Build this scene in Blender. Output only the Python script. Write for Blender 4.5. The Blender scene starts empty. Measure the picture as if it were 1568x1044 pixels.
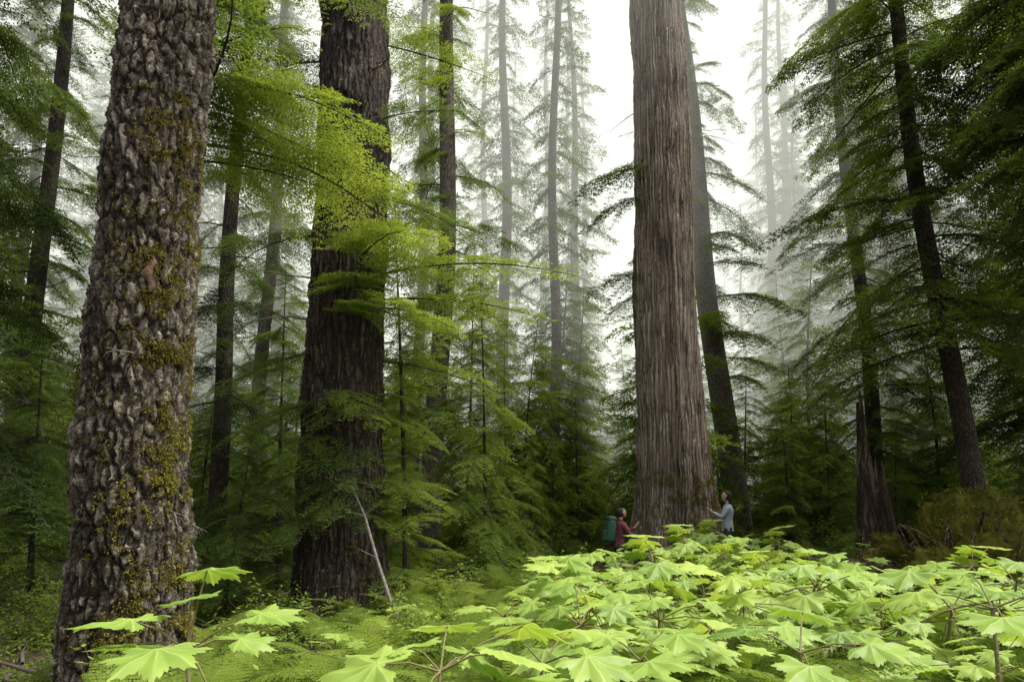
import bpy, math, random
import numpy as np
from mathutils import Vector, Matrix, Euler, noise
random.seed(3)
R0=np.random.default_rng(11)
sc=bpy.context.scene
COL=sc.collection
rad=math.radians

# ------------------------------------------------------------ mesh helpers
def mk(name,parts,mats,smooth=True,parent=None,link=True):
    Vs=[];Fs=[];M=[];T=[];A=[];o=0
    for p in parts:
        V,F,mi,t=p[0],p[1],p[2],p[3]
        a=p[4] if len(p)>4 else np.zeros(len(V))
        Vs.append(V);Fs.append(F+o);M.append(np.full(len(F),mi))
        T.append(np.broadcast_to(t,(len(V),)));A.append(np.broadcast_to(a,(len(V),)));o+=len(V)
    V=np.concatenate(Vs).astype(np.float32);F=np.concatenate(Fs).astype(np.int32);M=np.concatenate(M).astype(np.int32)
    me=bpy.data.meshes.new(name)
    me.vertices.add(len(V));me.vertices.foreach_set('co',V.ravel())
    me.loops.add(F.size);me.loops.foreach_set('vertex_index',F.ravel())
    me.polygons.add(len(F));me.polygons.foreach_set('loop_start',np.arange(0,F.size,4,dtype=np.int32))
    me.polygons.foreach_set('material_index',M)
    me.polygons.foreach_set('use_smooth',np.full(len(F),smooth))
    for m in mats: me.materials.append(m)
    for nm,ar in(('tint',T),('aux',A)):
        at=me.attributes.new(nm,'FLOAT','POINT');at.data.foreach_set('value',np.concatenate(ar).astype(np.float32))
    me.update(calc_edges=True)
    if not link: return me
    return ob(name,me,parent)
def ob(name,me,parent=None,loc=(0,0,0),rot=(0,0,0),scale=1.0):
    o=bpy.data.objects.new(name,me);COL.objects.link(o)
    o.location=loc;o.rotation_euler=rot
    o.scale=(scale,)*3 if isinstance(scale,(int,float)) else scale
    if parent is not None:o.parent=parent
    return o
def grid(nu,nv,wrap):
    i=np.arange(nu if wrap else nu-1);j=np.arange(nv-1)
    I,J=np.meshgrid(i,j);I=I.ravel();J=J.ravel();I2=(I+1)%nu
    return np.stack([J*nu+I,J*nu+I2,(J+1)*nu+I2,(J+1)*nu+I],1)
def tube(pts,rads,k=6,mi=0,tint=.5,cap=True):
    pts=np.asarray(pts,float);rads=np.asarray(rads,float)
    if cap:
        pts=np.vstack([pts,pts[-1]+(pts[-1]-pts[-2])*1e-3]);rads=np.append(rads,1e-4)
    tg=np.gradient(pts,axis=0);tg/=np.linalg.norm(tg,axis=1)[:,None]+1e-9
    ref=np.array([0,0,1.]) if abs(tg[:,2]).mean()<.8 else np.array([1.,0,0])
    a=np.cross(tg,ref);a/=np.linalg.norm(a,axis=1)[:,None]+1e-9;b=np.cross(tg,a)
    th=np.arange(k)*2*np.pi/k
    V=pts[:,None]+rads[:,None,None]*(np.cos(th)[None,:,None]*a[:,None]+np.sin(th)[None,:,None]*b[:,None])
    return (V.reshape(-1,3),grid(k,len(pts),True),mi,tint)
def rhombs(P,D,S,L,W,mi=1,tint=None,rng=R0):
    L=np.broadcast_to(L,(len(P),))[:,None];W=np.broadcast_to(W,(len(P),))[:,None]
    V=np.stack([P,P+.45*L*D+.5*W*S,P+L*D,P+.45*L*D-.5*W*S],1).reshape(-1,3)
    F=np.arange(len(P)*4).reshape(-1,4)
    t=rng.random(len(P)) if tint is None else tint
    return (V,F,mi,np.repeat(t,4))
def nrm(v): return v/(np.linalg.norm(v,axis=-1,keepdims=True)+1e-9)

# ------------------------------------------------------------ materials
def newmat(name):
    m=bpy.data.materials.new(name);m.use_nodes=True;nt=m.node_tree;nt.nodes.clear()
    return m,nt,nt.nodes,nt.links
def attr(N,n):
    a=N.new('ShaderNodeAttribute');a.attribute_name=n;return a.outputs['Fac']
def ramp(N,stops):
    r=N.new('ShaderNodeValToRGB');e=r.color_ramp.elements
    e[0].position=stops[0][0];e[0].color=(*stops[0][1],1)
    e[1].position=stops[-1][0];e[1].color=(*stops[-1][1],1)
    for p,c in stops[1:-1]:
        x=e.new(p);x.color=(*c,1)
    return r
def math_(N,Lk,op,a,b=None,c=None):
    n=N.new('ShaderNodeMath');n.operation=op
    for i,v in enumerate((a,b,c)):
        if v is None: continue
        if isinstance(v,(int,float)): n.inputs[i].default_value=v
        else: Lk.new(v,n.inputs[i])
    return n.outputs[0]
def mixc(N,Lk,f,a,b,mode='MIX'):
    n=N.new('ShaderNodeMix');n.data_type='RGBA';n.blend_type=mode
    for i,v in((0,f),(6,a),(7,b)):
        if isinstance(v,(int,float)): n.inputs[i].default_value=v
        elif isinstance(v,tuple): n.inputs[i].default_value=(*v,1)
        else: Lk.new(v,n.inputs[i])
    return n.outputs[2]
def leafmat(name,dark,mid,light,transl=.4,gloss=.0,vein=None,nscale=1.3):
    m,nt,N,Lk=newmat(name)
    r=ramp(N,[(0,dark),(.5,mid),(1,light)])
    g=N.new('ShaderNodeNewGeometry');nz=N.new('ShaderNodeTexNoise');nz.inputs['Scale'].default_value=nscale;nz.inputs['Detail'].default_value=1
    Lk.new(g.outputs['Position'],nz.inputs['Vector'])
    oi=N.new('ShaderNodeObjectInfo')
    f=math_(N,Lk,'MULTIPLY_ADD',attr(N,'tint'),.45,math_(N,Lk,'MULTIPLY_ADD',nz.outputs['Fac'],1.2,-.6))
    f=math_(N,Lk,'ADD',f,math_(N,Lk,'MULTIPLY_ADD',oi.outputs['Random'],.35,.12))
    Lk.new(f,r.inputs[0]);c=r.outputs[0]
    if vein: c=mixc(N,Lk,attr(N,'aux'),c,vein)
    d=N.new('ShaderNodeBsdfDiffuse');t=N.new('ShaderNodeBsdfTranslucent')
    Lk.new(c,d.inputs[0])
    tc=mixc(N,Lk,1.0,c,(1.22,1.15,.62),'MULTIPLY');Lk.new(tc,t.inputs[0])
    mx=N.new('ShaderNodeMixShader');mx.inputs[0].default_value=transl
    Lk.new(d.outputs[0],mx.inputs[1]);Lk.new(t.outputs[0],mx.inputs[2]);out=mx.outputs[0]
    if gloss>0:
        gl=N.new('ShaderNodeBsdfGlossy');gl.inputs['Roughness'].default_value=.5
        m2=N.new('ShaderNodeMixShader');m2.inputs[0].default_value=gloss
        Lk.new(out,m2.inputs[1]);Lk.new(gl.outputs[0],m2.inputs[2]);out=m2.outputs[0]
    o=N.new('ShaderNodeOutputMaterial');Lk.new(out,o.inputs[0]);return m
def barkmat(name,dark,mid,light,cell=(9,9,2.6),fib=(30,30,3),disp=.03,moss=None,moss_th=.6,method='BUMP',wv=.6,mossdir=(.35,-.1),mosslow=0,dist=((3,.18),(14,.05)),edge=3.2):
    m,nt,N,Lk=newmat(name)
    tc=N.new('ShaderNodeTexCoord');cur=tc.outputs['Object']
    for s_,a_ in dist:
        dn=N.new('ShaderNodeTexNoise');dn.inputs['Scale'].default_value=s_;dn.inputs['Detail'].default_value=3;Lk.new(tc.outputs['Object'],dn.inputs['Vector'])
        va=N.new('ShaderNodeVectorMath');va.operation='MULTIPLY_ADD';Lk.new(dn.outputs['Color'],va.inputs[0]);va.inputs[1].default_value=(a_,a_,a_*1.6);Lk.new(cur,va.inputs[2]);cur=va.outputs[0]
    def mp(s):
        q=N.new('ShaderNodeMapping');q.inputs['Scale'].default_value=s;Lk.new(cur,q.inputs[0]);return q.outputs[0]
    vo=N.new('ShaderNodeTexVoronoi');vo.feature='DISTANCE_TO_EDGE';vo.inputs['Scale'].default_value=1;Lk.new(mp(cell),vo.inputs['Vector'])
    v=math_(N,Lk,'MINIMUM',math_(N,Lk,'MULTIPLY',vo.outputs['Distance'],edge),1.0)
    n1=N.new('ShaderNodeTexNoise');n1.inputs['Scale'].default_value=1;n1.inputs['Detail'].default_value=7;n1.inputs['Roughness'].default_value=.72;Lk.new(mp(fib),n1.inputs['Vector'])
    nn=math_(N,Lk,'MULTIPLY_ADD',n1.outputs['Fac'],1.7,-.35)
    h=math_(N,Lk,'ADD',math_(N,Lk,'MULTIPLY',v,wv),math_(N,Lk,'MULTIPLY',nn,1.5-wv))
    n2=N.new('ShaderNodeTexNoise');n2.inputs['Scale'].default_value=1.1;n2.inputs['Detail'].default_value=4;Lk.new(tc.outputs['Object'],n2.inputs['Vector'])
    r=ramp(N,[(.25,dark),(.6,mid),(1,light)])
    Lk.new(math_(N,Lk,'MULTIPLY_ADD',n2.outputs['Fac'],.7,math_(N,Lk,'SUBTRACT',h,.5)),r.inputs[0]);c=r.outputs[0]
    hh=h
    if moss:
        n3=N.new('ShaderNodeTexNoise');n3.inputs['Scale'].default_value=5;n3.inputs['Detail'].default_value=7;n3.inputs['Roughness'].default_value=.8;Lk.new(tc.outputs['Object'],n3.inputs['Vector'])
        sp=N.new('ShaderNodeSeparateXYZ');Lk.new(tc.outputs['Object'],sp.inputs[0])
        a=math_(N,Lk,'MULTIPLY_ADD',sp.outputs[0],mossdir[0],n3.outputs['Fac'])
        a=math_(N,Lk,'MULTIPLY_ADD',sp.outputs[1],mossdir[1],a)
        a=math_(N,Lk,'MULTIPLY_ADD',sp.outputs[2],-mosslow,a)
        mr=N.new('ShaderNodeMapRange');Lk.new(a,mr.inputs[0]);mr.inputs[1].default_value=moss_th;mr.inputs[2].default_value=moss_th+.12
        n4=N.new('ShaderNodeTexNoise');n4.inputs['Scale'].default_value=45;Lk.new(tc.outputs['Object'],n4.inputs['Vector'])
        mc=ramp(N,[(.3,tuple(x*.4 for x in moss)),(.7,moss)]);Lk.new(n4.outputs['Fac'],mc.inputs[0])
        c=mixc(N,Lk,math_(N,Lk,'MULTIPLY',mr.outputs[0],.85),c,mc.outputs[0])
        hh=math_(N,Lk,'ADD',h,math_(N,Lk,'MULTIPLY',mr.outputs[0],math_(N,Lk,'MULTIPLY',n4.outputs['Fac'],.5)))
    b=N.new('ShaderNodeBsdfPrincipled');Lk.new(c,b.inputs['Base Color']);b.inputs['Roughness'].default_value=.85;b.inputs['Specular IOR Level'].default_value=.3
    o=N.new('ShaderNodeOutputMaterial');Lk.new(b.outputs[0],o.inputs[0])
    if method=='BOTH':
        d=N.new('ShaderNodeDisplacement');d.inputs['Midlevel'].default_value=.8;d.inputs['Scale'].default_value=disp
        Lk.new(hh,d.inputs['Height']);Lk.new(d.outputs[0],o.inputs['Displacement'])
        m.displacement_method='BOTH'
    else:
        bp=N.new('ShaderNodeBump');bp.inputs['Distance'].default_value=disp;bp.inputs['Strength'].default_value=1
        Lk.new(hh,bp.inputs['Height']);Lk.new(bp.outputs[0],b.inputs['Normal'])
    return m
def plain(name,col,rough=.8,var=.25,scale=30,bump=.0):
    m,nt,N,Lk=newmat(name)
    tc=N.new('ShaderNodeTexCoord');n=N.new('ShaderNodeTexNoise');n.inputs['Scale'].default_value=scale;n.inputs['Detail'].default_value=4
    Lk.new(tc.outputs['Object'],n.inputs['Vector'])
    r=ramp(N,[(.3,tuple(c*(1-var) for c in col)),(.7,tuple(min(1,c*(1+var)) for c in col))]);Lk.new(n.outputs['Fac'],r.inputs[0])
    b=N.new('ShaderNodeBsdfPrincipled');Lk.new(r.outputs[0],b.inputs['Base Color']);b.inputs['Roughness'].default_value=rough
    if bump:
        bp=N.new('ShaderNodeBump');bp.inputs['Distance'].default_value=bump;Lk.new(n.outputs['Fac'],bp.inputs['Height']);Lk.new(bp.outputs[0],b.inputs['Normal'])
    o=N.new('ShaderNodeOutputMaterial');Lk.new(b.outputs[0],o.inputs[0]);return m

BARK_SPRUCE=barkmat('bark_mossy_spruce',(.018,.014,.010),(.095,.077,.058),(.34,.30,.245),cell=(15,15,5),fib=(26,26,8),disp=.07,moss=(.15,.13,.025),moss_th=.59,method='BOTH',wv=.6,mossdir=(.24,-.10),mosslow=.03,dist=((3,.10),(16,.06)))
BARK_FIR=barkmat('bark_fir',(.011,.008,.007),(.048,.037,.029),(.16,.13,.105),cell=(14,14,1.5),fib=(30,30,4),disp=.055,moss=(.06,.06,.015),moss_th=.66,method='BOTH',wv=.5,mossdir=(.0,-.03),mosslow=.02,dist=((2.5,.14),(12,.05)))
BARK_CEDAR=barkmat('bark_cedar',(.048,.034,.026),(.28,.222,.175),(.54,.465,.385),cell=(13,13,.35),fib=(46,46,1.0),disp=.06,moss=(.10,.09,.02),moss_th=.60,method='BOTH',wv=.5,mossdir=(.02,-.02),mosslow=.10,dist=((1.2,.12),(9,.02)),edge=3.2)
BARK_THIN=barkmat('bark_thin',(.05,.04,.034),(.155,.13,.11),(.30,.26,.23),cell=(22,22,6),fib=(40,40,9),disp=.02,wv=.4)
BARK_DARK=barkmat('bark_dark',(.018,.015,.012),(.06,.048,.038),(.14,.115,.09),cell=(22,22,6),fib=(40,40,9),disp=.02,wv=.4)
BARK_LOG=barkmat('bark_log',(.03,.021,.014),(.11,.07,.045),(.26,.18,.12),cell=(2,20,20),fib=(3,40,40),disp=.02,moss=(.10,.11,.02),moss_th=.52,mossdir=(0,0))
TWIG=plain('dead_twig_wood',(.13,.10,.085),.9)
LEAF_MID=leafmat('needles_hemlock',(.050,.086,.024),(.114,.174,.042),(.19,.26,.062),.42)
LEAF_BRIGHT=leafmat('needles_young',(.098,.156,.034),(.20,.28,.054),(.31,.38,.08),.48)
LEAF_DARK=leafmat('needles_shade',(.022,.042,.016),(.048,.080,.024),(.085,.122,.035),.3)  # darker copy of the hemlock needles; shade of the edge trees put into colour
LEAF_CLUB=leafmat('devils_club_leaf',(.14,.25,.045),(.285,.42,.075),(.42,.54,.11),.42,.03,vein=(.50,.60,.19),nscale=2)
LEAF_FERN=leafmat('fern_green',(.07,.122,.024),(.17,.245,.04),(.28,.36,.06),.45)
LEAF_SHRUB=leafmat('shrub_leaf',(.07,.122,.024),(.18,.27,.045),(.31,.40,.07),.45)
MOSS=leafmat('moss_tuft',(.07,.06,.015),(.16,.14,.03),(.26,.235,.05),.2)
STEM=plain('club_stem',(.15,.13,.05),.8)

# ------------------------------------------------------------ terrain
def H(x,y):
    x=np.asarray(x,float);y=np.asarray(y,float)
    z=.024*np.clip(y,-10,70)+.06*np.sin(x*.9+.4)*np.cos(y*.7)+.10*np.sin(x*.31+y*.23+1)+.03*np.sin(2.3*x+1.7*y)
    z=z+.42*np.clip(y-62,0,60)*np.clip((y-62)/60,0,1)+.04*np.clip(np.abs(x)-12,0,60)
    z=z+.35*np.exp(-((x-7.5)**2+(y-13)**2)/9)
    z=z-.30*np.exp(-((x-2.2)**2+(y-15.5)**2)/1.2)
    return z
hz=lambda x,y: float(H(x,y))
u=np.linspace(-1,1,420);v=np.linspace(0,1,420)
gx=np.sign(u)*(np.abs(u)*14+np.abs(u)**4*386);gy=-12+v*45+v**5*420
X,Y=np.meshgrid(gx,gy)
Z=H(X,Y)
V=np.stack([X.ravel(),Y.ravel(),Z.ravel()],1)
near=(np.abs(V[:,0])<25)&(V[:,1]<45)
for i in np.where(near)[0]:
    p=Vector((V[i,0]*1.4,V[i,1]*1.4,0))
    k_=1.0
    for px_,py_ in((2.42,15.55),(4.76,15.25)): k_*=1-math.exp(-((V[i,0]-px_)**2+(V[i,1]-py_)**2)/.6)
    V[i,2]+=.10*k_*noise.fractal(p,.8,2.1,4)
m,nt,N,Lk=newmat('forest_floor')
g=N.new('ShaderNodeNewGeometry')
n1=N.new('ShaderNodeTexNoise');n1.inputs['Scale'].default_value=.8;n1.inputs['Detail'].default_value=6;n1.inputs['Roughness'].default_value=.7;Lk.new(g.outputs['Position'],n1.inputs['Vector'])
n2=N.new('ShaderNodeTexNoise');n2.inputs['Scale'].default_value=25;n2.inputs['Detail'].default_value=6;Lk.new(g.outputs['Position'],n2.inputs['Vector'])
litter=ramp(N,[(.3,(.03,.018,.012)),(.55,(.10,.06,.038)),(.75,(.23,.155,.10))]);Lk.new(n2.outputs['Fac'],litter.inputs[0])
mossr=ramp(N,[(.3,(.03,.038,.012)),(.7,(.11,.12,.03))]);Lk.new(n2.outputs['Fac'],mossr.inputs[0])
mm=N.new('ShaderNodeMapRange');Lk.new(n1.outputs['Fac'],mm.inputs[0]);mm.inputs[1].default_value=.52;mm.inputs[2].default_value=.64
c=mixc(N,Lk,mm.outputs[0],litter.outputs[0],mossr.outputs[0])
b=N.new('ShaderNodeBsdfPrincipled');b.inputs['Roughness'].default_value=.95;Lk.new(c,b.inputs['Base Color'])
bp=N.new('ShaderNodeBump');bp.inputs['Distance'].default_value=.06;Lk.new(n2.outputs['Fac'],bp.inputs['Height']);Lk.new(bp.outputs[0],b.inputs['Normal'])
o=N.new('ShaderNodeOutputMaterial');Lk.new(b.outputs[0],o.inputs[0]);FLOOR=m
mk('ground',[(V,grid(420,420,False),0,.5)],[FLOOR])

# ------------------------------------------------------------ conifer spray templates
def spray(seed,L=1.6,n=30,side=.34,hi=True,droop=.28,rise=.10,hang=.10,leaf=(.042,.013),sp=.028,drop=.1,msp=.055,amp=.12,vz=(-.35,.12),sag=.35):
    r=np.random.default_rng(seed);P=[];D=[];S=[];T=[]
    wob=r.uniform(-.2,.2)
    ax=lambda t:np.array([L*t,L*wob*math.sin(t*2.6),L*(rise*t-droop*t*t)])
    up=np.array([0,0,1.])
    tubes=[tube([ax(t) for t in np.linspace(0,1,9)],np.linspace(.009*L,.002,9),5,0,.5)]
    for k in range(n):
        t=.08+.92*(k+r.uniform(-.3,.3))/n; t=min(max(t,.03),1)
        base=ax(t)
        for s in(-1,1):
            if r.random()<drop: continue
            l=(side*L*(1-t)**.75*min(1,t/.28+.25)+.07)*r.uniform(.4,1.5)
            ang=rad(r.uniform(36,72));d=nrm(np.array([math.cos(ang),s*math.sin(ang),r.uniform(*vz)]))
            cur=lambda q:base+d*q*l+np.array([.12*q*q*l,0,-hang*2*q*q*l])
            if hi:
                m_=max(2,int(l/msp))
                for j in range(m_):
                    q=(j+.6)/m_
                    for s2 in(-1,1):
                        l2=min(.17,(1-q)*l*.55+.035)*r.uniform(.6,1.2)
                        a2=rad(50)*s2;d2=np.array([d[0]*math.cos(a2)-d[1]*math.sin(a2),d[0]*math.sin(a2)+d[1]*math.cos(a2),d[2]-r.uniform(.0,sag)]);d2=nrm(d2)
                        sd=nrm(np.cross(up,d2)+up*r.uniform(-.35,.35))
                        kk=max(2,int(l2/sp));q2=(np.arange(kk)+.2)/kk
                        b0=cur(q)+d2*q2[:,None]*l2
                        for s3 in(-1,1):
                            P.append(b0);D.append(nrm(d2*.75+s3*sd*.66+np.array([0,0,-.1])+r.normal(0,amp,(kk,3))));
                            S.append(nrm(np.cross(up+r.normal(0,.3,(kk,3)),D[-1])));T.append(np.clip(.25+.6*q*t+r.normal(0,.15,kk),0,1))
            else:
                kk=max(2,int(l/sp));q2=(np.arange(kk)+.3)/kk
                b0=np.array([cur(q) for q in q2])
                for s3 in(-1,1):
                    sd=nrm(np.cross(up,d))
                    P.append(b0+r.normal(0,.02,(kk,3)));D.append(nrm(d*.8+s3*sd*.62+np.array([0,0,-.2])+r.normal(0,.35,(kk,3))))
                    S.append(nrm(np.cross(up+r.normal(0,.5,(kk,3)),D[-1])));T.append(np.clip(.2+.6*q2*t+r.normal(0,.15,kk),0,1))
    P=np.concatenate(P);D=np.concatenate(D);S=np.concatenate(S);T=np.concatenate(T)
    ln=r.uniform(.6,1.35,len(P))
    rp=rhombs(P,D,S,leaf[0]*ln,leaf[1],1,T,r)
    return tubes+[rp]
def merge(parts):
    out=[]
    for mi in sorted({p[2] for p in parts}):
        Vs=[];Fs=[];Ts=[];o=0
        for p in parts:
            if p[2]!=mi: continue
            Vs.append(p[0]);Fs.append(p[1]+o);Ts.append(np.broadcast_to(p[3],(len(p[0]),)));o+=len(p[0])
        out.append((np.concatenate(Vs),np.concatenate(Fs),mi,np.concatenate(Ts)))
    return out
HI=[merge(spray(100+i,drop=.25,n=26,sp=.034,leaf=(.048,.016),droop=[.3,.5,.4,.6,.35,.45][i],rise=[.1,.15,0,.2,.05,.1][i],hang=.2,side=[.34,.28,.38,.3,.36,.26][i])) for i in range(6)]
FINE=[merge(spray(130+i,drop=.2,n=24,sp=.026,leaf=(.034,.0115),droop=[.25,.35,.3,.28][i],rise=[.1,.2,.08,.1][i],hang=.12,side=[.34,.28,.36,.3][i],msp=.05,amp=.07,vz=(-.18,.05),sag=.16)) for i in range(4)]
HANG=[merge(spray(150+i,droop=.6,rise=.18,hang=.34,leaf=(.055,.019),sp=.036,drop=.2,n=26)) for i in range(4)]
LO=[merge(spray(200+i,hi=False,n=20,leaf=(.12,.036),sp=.045,side=.32,drop=.3,hang=.25,droop=[.35,.5,.6,.3,.7,.45][i],rise=[.1,0,.15,-.1,.1,.2][i])) for i in range(6)]
def meshes(tmpl,mats,nm): return [mk(nm,t,mats,smooth=False,link=False) for t in tmpl]
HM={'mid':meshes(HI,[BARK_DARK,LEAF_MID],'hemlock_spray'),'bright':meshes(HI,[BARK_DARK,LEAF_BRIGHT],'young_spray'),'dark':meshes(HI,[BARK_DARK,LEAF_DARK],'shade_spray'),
    'hang':meshes(HANG,[BARK_DARK,LEAF_MID],'cedar_spray'),'hangb':meshes(HANG,[BARK_DARK,LEAF_BRIGHT],'cedar_spray_light'),
    'lo':meshes(LO,[BARK_DARK,LEAF_MID],'far_spray'),'fineb':meshes(FINE,[BARK_DARK,LEAF_BRIGHT],'fine_spray_light'),'finem':meshes(FINE,[BARK_DARK,LEAF_MID],'fine_spray')}

def trunk_part(x1,y1,Hh,r0,taper=.75,k=20,n=60,flare=.35,fh=.5,lobes=5,wob=.10,seed=0,mi=0):
    r=np.random.default_rng(seed);zz=-.6+(Hh+.6)*np.linspace(0,1,n)**1.15
    th=np.arange(k)*2*np.pi/k;ph=r.uniform(0,6,4)
    rr=r0*(1-taper*np.clip(zz,0,None)/Hh)
    fl=r0*flare*np.exp(-np.clip(zz,-.2,None)/fh)
    Rr=rr[:,None]*(1+.03*np.cos(2*th+ph[3]))[None]+fl[:,None]*(1+.55*np.cos(lobes*th+ph[0])+.25*np.cos((lobes+2)*th+ph[1]))[None]
    t=np.clip(zz/Hh,0,1)
    cx=x1*t+wob*(np.sin(zz*.45+ph[1])-math.sin(ph[1]))*np.clip(t*4,0,1);cy=y1*t+wob*np.sin(zz*.4+ph[2])*t
    V=np.stack([cx[:,None]+Rr*np.cos(th),cy[:,None]+Rr*np.sin(th),np.broadcast_to(zz[:,None],Rr.shape)],2).reshape(-1,3)
    f=lambda z:np.array([np.interp(z,zz,cx),np.interp(z,zz,cy),z])
    fr=lambda z:float(np.interp(z,zz,rr+fl))
    return (V,grid(k,n,True),mi,.5),f,fr
def deadtwigs(f,fr,zs,r,Lr=(.4,1.4),mi=0):
    out=[]
    for z in zs:
        a=r.uniform(0,2*np.pi);d=np.array([math.cos(a),math.sin(a),r.uniform(-.3,.25)]);L=r.uniform(*Lr);c=f(z)
        q=np.linspace(0,1,6);b=r.uniform(-.45,.25)
        side=np.array([-d[1],d[0],0])*r.uniform(-.2,.2)
        pts=[c+d*(fr(z)*.7+L*s)+np.array([0,0,b*s*s*L])+side*math.sin(s*5)*L for s in q]
        out.append(tube(pts,np.linspace(.013,.003,6)*(.6+L*.5),5,mi,.5))
        for _ in range(4):
            s=r.uniform(.3,.9);p=np.array(pts[int(s*5)]);e=nrm(d+r.normal(0,.6,3))
            out.append(tube([p,p+e*L*.18,p+e*L*.3+np.array([0,0,-.04])],[.005,.003,.002],3,mi,.5))
    return out
def hero(name,x,y,Hh,r0,bark,kind,top=(0,0),z0=2,z1=None,nb=60,bl=1.6,taper=.75,k=20,dead=14,seed=1,azr=None,elev=(-25,5),flare=.35,taperbl=.35,fh=.5,zcap=None):
    r=np.random.default_rng(seed);tp,f,fr=trunk_part(top[0],top[1],Hh,r0,taper,k,80,flare=flare,seed=seed,fh=fh,wob=.10 if Hh>12 else .04)
    dz=r.uniform(.8,min(Hh*.75,14),dead)
    tr=mk(name,[tp]+deadtwigs(f,fr,dz,r,mi=1,Lr=(.4,1.4) if Hh>12 else (.2,.6)),[bark,TWIG])
    tr.location=(x,y,hz(x,y)-.02);z1=z1 or Hh
    zc=zcap or (1.7+.82*y+.9-hz(x,y))
    ms=HM[kind] if isinstance(kind,str) else sum((HM[q] for q in kind),[])
    for i in range(nb):
        z=z0+(z1-z0)*((i+r.random())/nb)
        a=r.uniform(*azr) if azr else i*137.5+r.uniform(-25,25)
        L=bl*(1-(1-taperbl)*(z-z0)/(z1-z0))*r.uniform(.45,1.25)
        el=-r.uniform(*elev);ro=r.uniform(-25,25);mi_=r.integers(len(ms))
        if z>zc: continue
        ob('branch_%d'%i,ms[mi_],tr,f(z),(rad(ro),rad(el),rad(a)),L/1.6)
    return tr,f,fr

def bigtrunk(name,x,y,Hh,r0,r1,bark,top,k,n,zmax_dense,flare,fh,lobes,seed,amp=.03,lfreq=3,flut=0,nfl=14):
    r=np.random.default_rng(seed);ph=r.uniform(0,6,6)
    zz=np.concatenate([np.linspace(-.6,zmax_dense,n),np.linspace(zmax_dense,Hh,40)[1:]])
    th=np.arange(k)*2*np.pi/k
    rr=r0+(r1-r0)*np.clip(zz,0,None)/Hh;fl=flare*np.exp(-np.clip(zz,-.1,None)/fh)
    Rr=rr[:,None]*np.ones(k)+fl[:,None]*(1+.45*np.cos(lobes*th+ph[0])+.25*np.cos((lobes+3)*th+ph[1]))
    if flut:
        Rr=Rr+flut*(np.exp(-np.clip(zz,0,None)/(fh*2.5))+.25)[:,None]*(np.cos(nfl*th[None]+ph[2]+.25*np.sin(zz*.7)[:,None])*.6+np.cos((nfl-5)*th+ph[3])*.4)
    t=zz/Hh;cx=top[0]*t+.03*np.sin(zz*.6+ph[4])*np.clip(zz,0,2);cy=top[1]*t
    V=np.stack([cx[:,None]+Rr*np.cos(th),cy[:,None]+Rr*np.sin(th),np.broadcast_to(zz[:,None],Rr.shape)],2)
    C=np.stack([cx,cy,zz],1)
    flat=V.reshape(-1,3);lo=np.empty(len(flat))
    for i in range(len(flat)):
        q=flat[i];lo[i]=noise.fractal(Vector((q[0]*lfreq,q[1]*lfreq,q[2]*lfreq*.45)),.7,2.,3)
    out=(V-C[:,None]);out[...,2]=0
    V=V+nrm(out)*(amp*lo.reshape(V.shape[:2]))[...,None]
    f=lambda z:np.array([np.interp(z,zz,cx),np.interp(z,zz,cy),z])
    fr=lambda z:float(np.interp(z,zz,rr+fl))
    o=(V.reshape(-1,3),grid(k,len(zz),True),0,.5)
    return o,f,fr,ph
def moss_tufts(f,fr,n,r,th_c,th_w,zr,size=.03,thr=.05,foff=.02):
    P=[]
    while len(P)<n:
        th=th_c+r.normal(0,th_w);z=zr[0]+(zr[1]-zr[0])*r.random()**1.5
        c=f(z);d=np.array([math.cos(th),math.sin(th),0]);p=c+d*(fr(z)+foff)
        if noise.fractal(Vector(p*4.5),.6,2.,5)+r.normal(0,.12)<thr+.04*z*.5: continue
        P.append((p,d))
    P0=np.array([a for a,_ in P]);D0=np.array([b for _,b in P]);K=9
    P=np.repeat(P0,K,0)+r.normal(0,size*.45,(n*K,3));D=nrm(np.repeat(D0,K,0)*.6+r.normal(0,.55,(n*K,3))+np.array([0,0,-.35]))
    S=nrm(np.cross(D,r.normal(0,1,(n*K,3))))
    return rhombs(P,D,S,size*r.uniform(.5,1.3,n*K),size*.35,2,None,r)
R1=np.random.default_rng(5)
t1x,t1y=-2.84,5.2
tp,f1,fr1,_=bigtrunk('t1',0,0,22,.38,.24,BARK_SPRUCE,(-.05,0),220,800,6.3,.08,.9,5,21,amp=.035)
parts=[tp]+deadtwigs(f1,fr1,R1.uniform(1.2,6,8),R1,(.12,.4),1)
parts+=[moss_tufts(f1,fr1,3600,R1,-.5,.55,(-.2,4.6),.024,thr=.12,foff=.0)]
parts+=[moss_tufts(f1,fr1,150,R1,3.3,.25,(1.9,2.5),.03,-.2)]
tr=mk('mossy_spruce_tree',parts,[BARK_SPRUCE,TWIG,MOSS]);tr.location=(t1x,t1y,hz(t1x,t1y))
WOUND=plain('torn_wood',(.11,.06,.034),.85,.6,14,.02)
zz=np.linspace(3.0,3.28,12);pp=[]
for z in zz:
    s=(z-3.0)/.28;w=.03*math.sin(math.pi*min(max(s,.04),.96))*(1+.3*math.sin(s*17))+.006;c=f1(z);a=-.98+.05*math.sin(s*9)
    for da in(-1,-.4,.4,1):
        th=a+da*w/fr1(z);pp.append(c+np.array([math.cos(th),math.sin(th),0])*(fr1(z)+.012+.012*(1-da*da)))
wo=mk('torn_bark_patch',[(np.array(pp),grid(4,12,False),0,.5)],[WOUND],parent=tr)

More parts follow.
